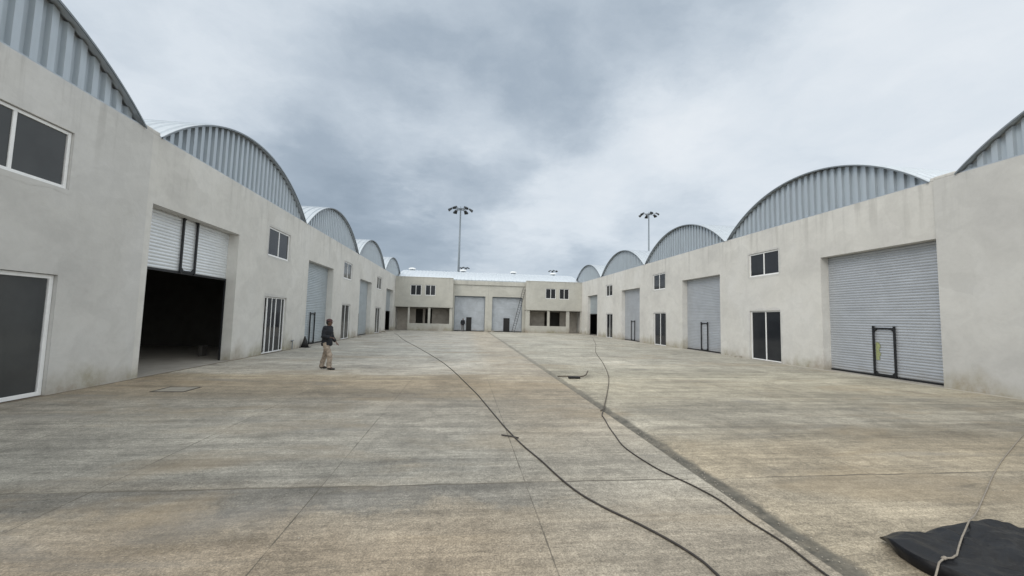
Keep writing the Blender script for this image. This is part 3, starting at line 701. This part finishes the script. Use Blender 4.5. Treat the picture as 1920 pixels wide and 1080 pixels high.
# ------------------------------------------------------------------ people
def skin(name, nodes, edges, root_i=0, sub=2):
    me = bpy.data.meshes.new(name); me.from_pydata([n[0] for n in nodes], edges, [])
    o = bpy.data.objects.new(name, me); C.objects.link(o)
    md = o.modifiers.new('s', 'SKIN'); sk = me.skin_vertices[0].data if me.skin_vertices else None
    if sk is None:
        return o
    for i, n in enumerate(nodes):
        r_ = n[1]; sk[i].radius = r_ if isinstance(r_, tuple) else (r_, r_); sk[i].use_root = (i == root_i)
    sb = o.modifiers.new('u', 'SUBSURF'); sb.levels = sub; sb.render_levels = sub
    return o
def bake(o):
    dg = bpy.context.evaluated_depsgraph_get(); dg.update(); me = bpy.data.meshes.new_from_object(o.evaluated_get(dg))
    bpy.data.objects.remove(o); return me
def skin_mesh(nodes, edges, root_i=0, sub=2):
    me = bpy.data.meshes.new('tmp'); bm = bmesh.new(); lay = bm.verts.layers.skin.verify()
    vs = []
    for i, (p_, r_) in enumerate(nodes):
        v = bm.verts.new(p_); v[lay].radius = r_ if isinstance(r_, tuple) else (r_, r_); v[lay].use_root = (i == root_i); vs.append(v)
    for a_, b_ in edges: bm.edges.new((vs[a_], vs[b_]))
    bm.to_mesh(me); bm.free()
    o = bpy.data.objects.new('tmp', me); C.objects.link(o)
    o.modifiers.new('s', 'SKIN'); sb = o.modifiers.new('u', 'SUBSURF'); sb.levels = sub; sb.render_levels = sub
    return bake(o)
def remesh(mes, vox, it=2):
    bm = bmesh.new()
    for me in mes: bm.from_mesh(me)
    me = bpy.data.meshes.new('tmp'); bm.to_mesh(me); bm.free()
    o = bpy.data.objects.new('tmp', me); C.objects.link(o)
    r_ = o.modifiers.new('r', 'REMESH'); r_.mode = 'VOXEL'; r_.voxel_size = vox; r_.use_smooth_shade = True
    s_ = o.modifiers.new('c', 'SMOOTH'); s_.iterations = it; s_.factor = .5
    return bake(o)
def put(me, name, m, parent, smooth=True):
    me.materials.clear(); me.materials.append(m)
    for p_ in me.polygons: p_.use_smooth = smooth
    me.name = name; o = bpy.data.objects.new(name, me); C.objects.link(o); o.parent = parent; return o
def balls(lst):
    b = MB()
    for (c_, r_, sc) in lst: b.ball(c_, r_, sc, 20, 14)
    me = bpy.data.meshes.new('tmp'); me.from_pydata(b.v, [], b.f)
    bm = bmesh.new(); bm.from_mesh(me); bmesh.ops.remove_doubles(bm, verts=bm.verts, dist=1e-5); bmesh.ops.recalc_face_normals(bm, faces=bm.faces); bm.to_mesh(me); bm.free(); return me
def hand_nodes(wr, fdir, palm, thumb):
    """palm and five separate, unequal, slightly curled fingers"""
    f = Vector(fdir).normalized(); n = Vector(palm).normalized(); s = f.cross(n).normalized()
    if s.dot(Vector(thumb)) < 0: s = -s
    wr = Vector(wr); parts = []
    pc = [(wr, (.024, .017)), (wr+f*.045, (.032, .014)), (wr+f*.085, (.034, .013))]
    parts.append(([(tuple(p_), r_) for p_, r_ in pc], [(0, 1), (1, 2)]))
    for (off, ln) in ((.030, .072), (.010, .082), (-.010, .076), (-.029, .060)):
        b0 = wr+f*.075+s*off; k1 = b0+f*.02; k2 = k1+(f*.85+n*.5).normalized()*ln*.45; k3 = k2+(f*.5+n*.86).normalized()*ln*.35; k4 = k3+(f*.1+n).normalized()*ln*.25
        parts.append(([(tuple(b0), .010), (tuple(k1), .0098), (tuple(k2), .0092), (tuple(k3), .0085), (tuple(k4), .0072)], [(0, 1), (1, 2), (2, 3), (3, 4)]))
    b0 = wr+f*.025+s*.022; k1 = wr+f*.05+s*.045+n*.012; k2 = wr+f*.082+s*.05+n*.03; k3 = wr+f*.10+s*.042+n*.048
    parts.append(([(tuple(b0), .014), (tuple(k1), .0115), (tuple(k2), .010), (tuple(k3), .008)], [(0, 1), (1, 2), (2, 3)]))
    return parts
def person(loc, rz, P, label, sc=1., jacket=M_jack, trous=M_khaki, cap=M_cap, long=True, vox=.008):
    root = bpy.data.objects.new('person', None); C.objects.link(root); root.location = loc; root.rotation_euler = (0, 0, rz); root.scale = (sc,)*3
    tag(root, label, 'person')
    V = lambda k: tuple(P[k])
    pel, sp, ch, nk, hd = [Vector(V(k)) for k in ('pelvis', 'spine', 'chest', 'neck', 'head')]
    def solid(tors, limbs):
        b = MB()
        if tors:
            rows = [[tuple(Vector(c_)+Vector((rx*math.cos(a_), ry*math.sin(a_), 0))) for a_ in [2*math.pi*k/24 for k in range(25)]] for c_, rx, ry in tors]
            b.grid(rows); n = len(b.v); b.v += [tuple(tors[0][0]), tuple(tors[-1][0])]
            for k in range(24): b.f.append((k+1, k, n)); m0 = (len(tors)-1)*25; b.f.append((m0+k, m0+k+1, n+1))
        for pts, rs in limbs:
            q_ = []; rq = []
            for k in range(len(pts)-1):
                for t_ in range(5): q_.append(Vector(pts[k]).lerp(Vector(pts[k+1]), t_/5)); rq.append(rs[k]+(rs[k+1]-rs[k])*t_/5)
            q_.append(Vector(pts[-1])); rq.append(rs[-1]); b.tube(q_, rq, 14)
            for p_, r_ in zip(pts[:-1], rs[:-1]): b.ball(p_, r_*1.0, (1, 1, 1), 14, 10)
        me = bpy.data.meshes.new('tmp'); me.from_pydata([tuple(v) for v in b.v], [], b.f)
        bm = bmesh.new(); bm.from_mesh(me); bmesh.ops.remove_doubles(bm, verts=bm.verts, dist=1e-5); bmesh.ops.recalc_face_normals(bm, faces=bm.faces); bm.to_mesh(me); bm.free()
        return me
    zz = lambda p_, dz, dx=0: Vector(p_)+Vector((dx, 0, dz))
    T_ = [(zz(pel, -.08), .10, .14), (pel, .115, .155), (sp, .10, .135), (ch, .115, .16), (zz(ch, .10), .095, .16), (zz(nk, -.03), .06, .075), (zz(nk, .05, .01), .052, .055), (zz(hd, -.04, -.01), .055, .055)]
    limbs = []
    for sd_ in 'RL':
        limbs += [([V('sh'+sd_), V('el'+sd_), V('wr'+sd_)], [.055, .042, .027]), ([V('hip'+sd_), V('kn'+sd_), V('an'+sd_)], [.09, .058, .042]), ([V('an'+sd_), V('toe'+sd_)], [.04, .032])]
    mes = [solid(T_, limbs)]
    H_ = Vector(hd)
    mes.append(balls([(H_+Vector((0, 0, .01)), .1, (.96, .76, 1.12)), (H_+Vector((.035, 0, -.065)), .05, (.95, .95, .9)), (H_+Vector((.098, 0, -.005)), .015, (1.1, .8, 1.7)),
                      (H_+Vector((-.005, .078, -.005)), .022, (.7, .4, 1.3)), (H_+Vector((-.005, -.078, -.005)), .022, (.7, .4, 1.3)), (H_+Vector((.083, 0, -.045)), .016, (.6, 1.3, .45)),
                      (H_+Vector((.078, 0, .032)), .03, (.5, 1.5, .35))]))
    for sd_ in 'RL':
        for ns, es in hand_nodes(P['wr'+sd_], P['hd'+sd_], (0, 0, -1) if abs(Vector(P['hd'+sd_]).normalized().z) < .7 else (0, 1 if sd_ == 'R' else -1, 0), (0, 1 if sd_ == 'R' else -1, .4)):
            mes.append(skin_mesh(ns, es, sub=1))
    put(remesh(mes, vox), 'body', M_skin, root)
    # eyes
    e = MB()
    for s_ in (-1, 1): e.ball(H_+Vector((.088, s_*.032, .012)), .012, (.6, 1, .7), 8, 6)
    me = bpy.data.meshes.new('eyes'); me.from_pydata(e.v, [], e.f); put(me, 'eyes', M_hair, root)
    # jacket
    T_ = [(zz(pel, -.13), .172, .20), (zz(pel, -.04), .176, .205), (zz(pel, .07), .165, .195), (sp, .15, .18), (ch, .165, .205), (zz(ch, .09), .14, .20), (zz(nk, -.045), .09, .12), (zz(nk, .02), .072, .075)]
    limbs = []
    for sd_ in 'RL':
        w_ = Vector(P['wr'+sd_]); el = Vector(P['el'+sd_])
        limbs.append(([V('sh'+sd_), V('el'+sd_), tuple(el.lerp(w_, .95))], [.086, .068, .052]) if long else ([V('sh'+sd_), tuple(Vector(P['sh'+sd_]).lerp(el, .8))], [.08, .07]))
    me = remesh([solid(T_, limbs)], .013, 5)
    for v in me.vertices: v.co += Vector([mnoise.noise(Vector((v.co.x*9, v.co.y*9, v.co.z*17))+Vector((k*7, 0, 0))) for k in range(3)])*.014
    put(me, 'jacket', jacket, root)
    limbs = []
    for sd_ in 'RL':
        k_ = Vector(P['kn'+sd_]); an = Vector(P['an'+sd_]); hp = Vector(P['hip'+sd_])
        limbs.append(([hp, hp.lerp(k_, .6), k_, k_.lerp(an, .6), an+Vector((0, 0, -.035))], [.108, .096, .084, .082, .078]))
    me = remesh([solid([(zz(pel, -.13), .10, .13), (zz(pel, -.03), .125, .165), (zz(pel, .07), .12, .155)], limbs)], .013, 5)
    for v in me.vertices: v.co += Vector([mnoise.noise(Vector((v.co.x*8, v.co.y*8, v.co.z*14))+Vector((k*7, 3, 0))) for k in range(3)])*.018
    for v in me.vertices: v.co.z = max(v.co.z, .03)
    put(me, 'trousers', trous, root)
    for sd_ in 'RL':
        an = Vector(P['an'+sd_]); to = Vector(P['toe'+sd_]); f = (to-an); f.z = 0; f.normalize()
        me = balls([(an+f*.01+Vector((0, 0, -.03)), .066, (1.0, .85, .85)), (an.lerp(to, .75)+Vector((0, 0, -.015)), .055, (1.85, 1.0, .72))])
        b = bmesh.new(); b.from_mesh(me)
        for v in b.verts: v.co.z = max(v.co.z, 0.0)
        b.to_mesh(me); b.free(); put(me, 'shoe', M_shoe, root)
    # hair and cap
    me = balls([(H_+Vector((-.016, 0, .012)), .105, (.93, .80, 1.05))]); b = bmesh.new(); b.from_mesh(me)
    bmesh.ops.bisect_plane(b, geom=b.verts[:]+b.edges[:]+b.faces[:], plane_co=H_+Vector((.02, 0, 0)), plane_no=(.8, 0, -.35), clear_outer=True); b.to_mesh(me); b.free(); put(me, 'hair', M_hair, root)
    if cap:
        m = MB(); rows = []
        for i in range(8):
            th_ = math.pi/2*i/7; rows.append([H_+Vector((.108*math.cos(th_)*math.cos(a_)-.006, .092*math.cos(th_)*math.sin(a_), .055+.085*math.sin(th_))) for a_ in [2*math.pi*k/20 for k in range(21)]])
        m.grid(rows)
        rows = []
        for i in range(4):
            rows.append([H_+Vector((.10*math.cos(a_)*(1+.23*i), .088*math.sin(a_)*(1+.05*i), .058-.004*i)) for a_ in [math.pi*(-.38+.76*k/10) for k in range(11)]])
        m.grid(rows)
        me = bpy.data.meshes.new('cap'); me.from_pydata([tuple(v) for v in m.v], [], m.f); put(me, 'cap', cap, root)
    return root
walk = dict(pelvis=(0, 0, .93), spine=(.0, 0, 1.10), chest=(.015, 0, 1.30), neck=(.03, 0, 1.47), head=(.055, 0, 1.60),
            shR=(.01, -.19, 1.41), elR=(-.02, -.25, 1.13), wrR=(.20, -.18, 1.10), hdR=(1, .1, -.1), shL=(.01, .19, 1.41), elL=(.05, .25, 1.12), wrL=(.23, .17, .93), hdL=(.8, 0, -.6),
            hipR=(0, -.10, .88), knR=(.19, -.13, .49), anR=(.19, -.14, .085), toeR=(.35, -.16, .035), hipL=(0, .10, .88), knL=(-.09, .13, .49), anL=(-.22, .14, .085), toeL=(-.06, .17, .035))
person((-4.77, 14.8, 0), R(-8), walk, 'man in dark jacket, khaki trousers and dark reddish cap standing in the yard', 1.01)
stand = dict(walk, knR=(.03, -.12, .49), anR=(0, -.14, .085), toeR=(.15, -.17, .035), knL=(.03, .12, .49), anL=(-.02, .13, .085), toeL=(.13, .16, .035),
             elR=(-.04, -.27, 1.14), wrR=(.02, -.27, .90), hdR=(.1, 0, -1), elL=(.0, .27, 1.14), wrL=(.16, .20, .98), hdL=(1, -.2, 0), hipR=(0, -.1, .88), hipL=(0, .1, .88))
person((-.22, 53.7, 0), R(-60), stand, 'distant man in dark clothes beside the small door in the far left shutter', .99, M_jack, M_greyc, None, vox=.012)
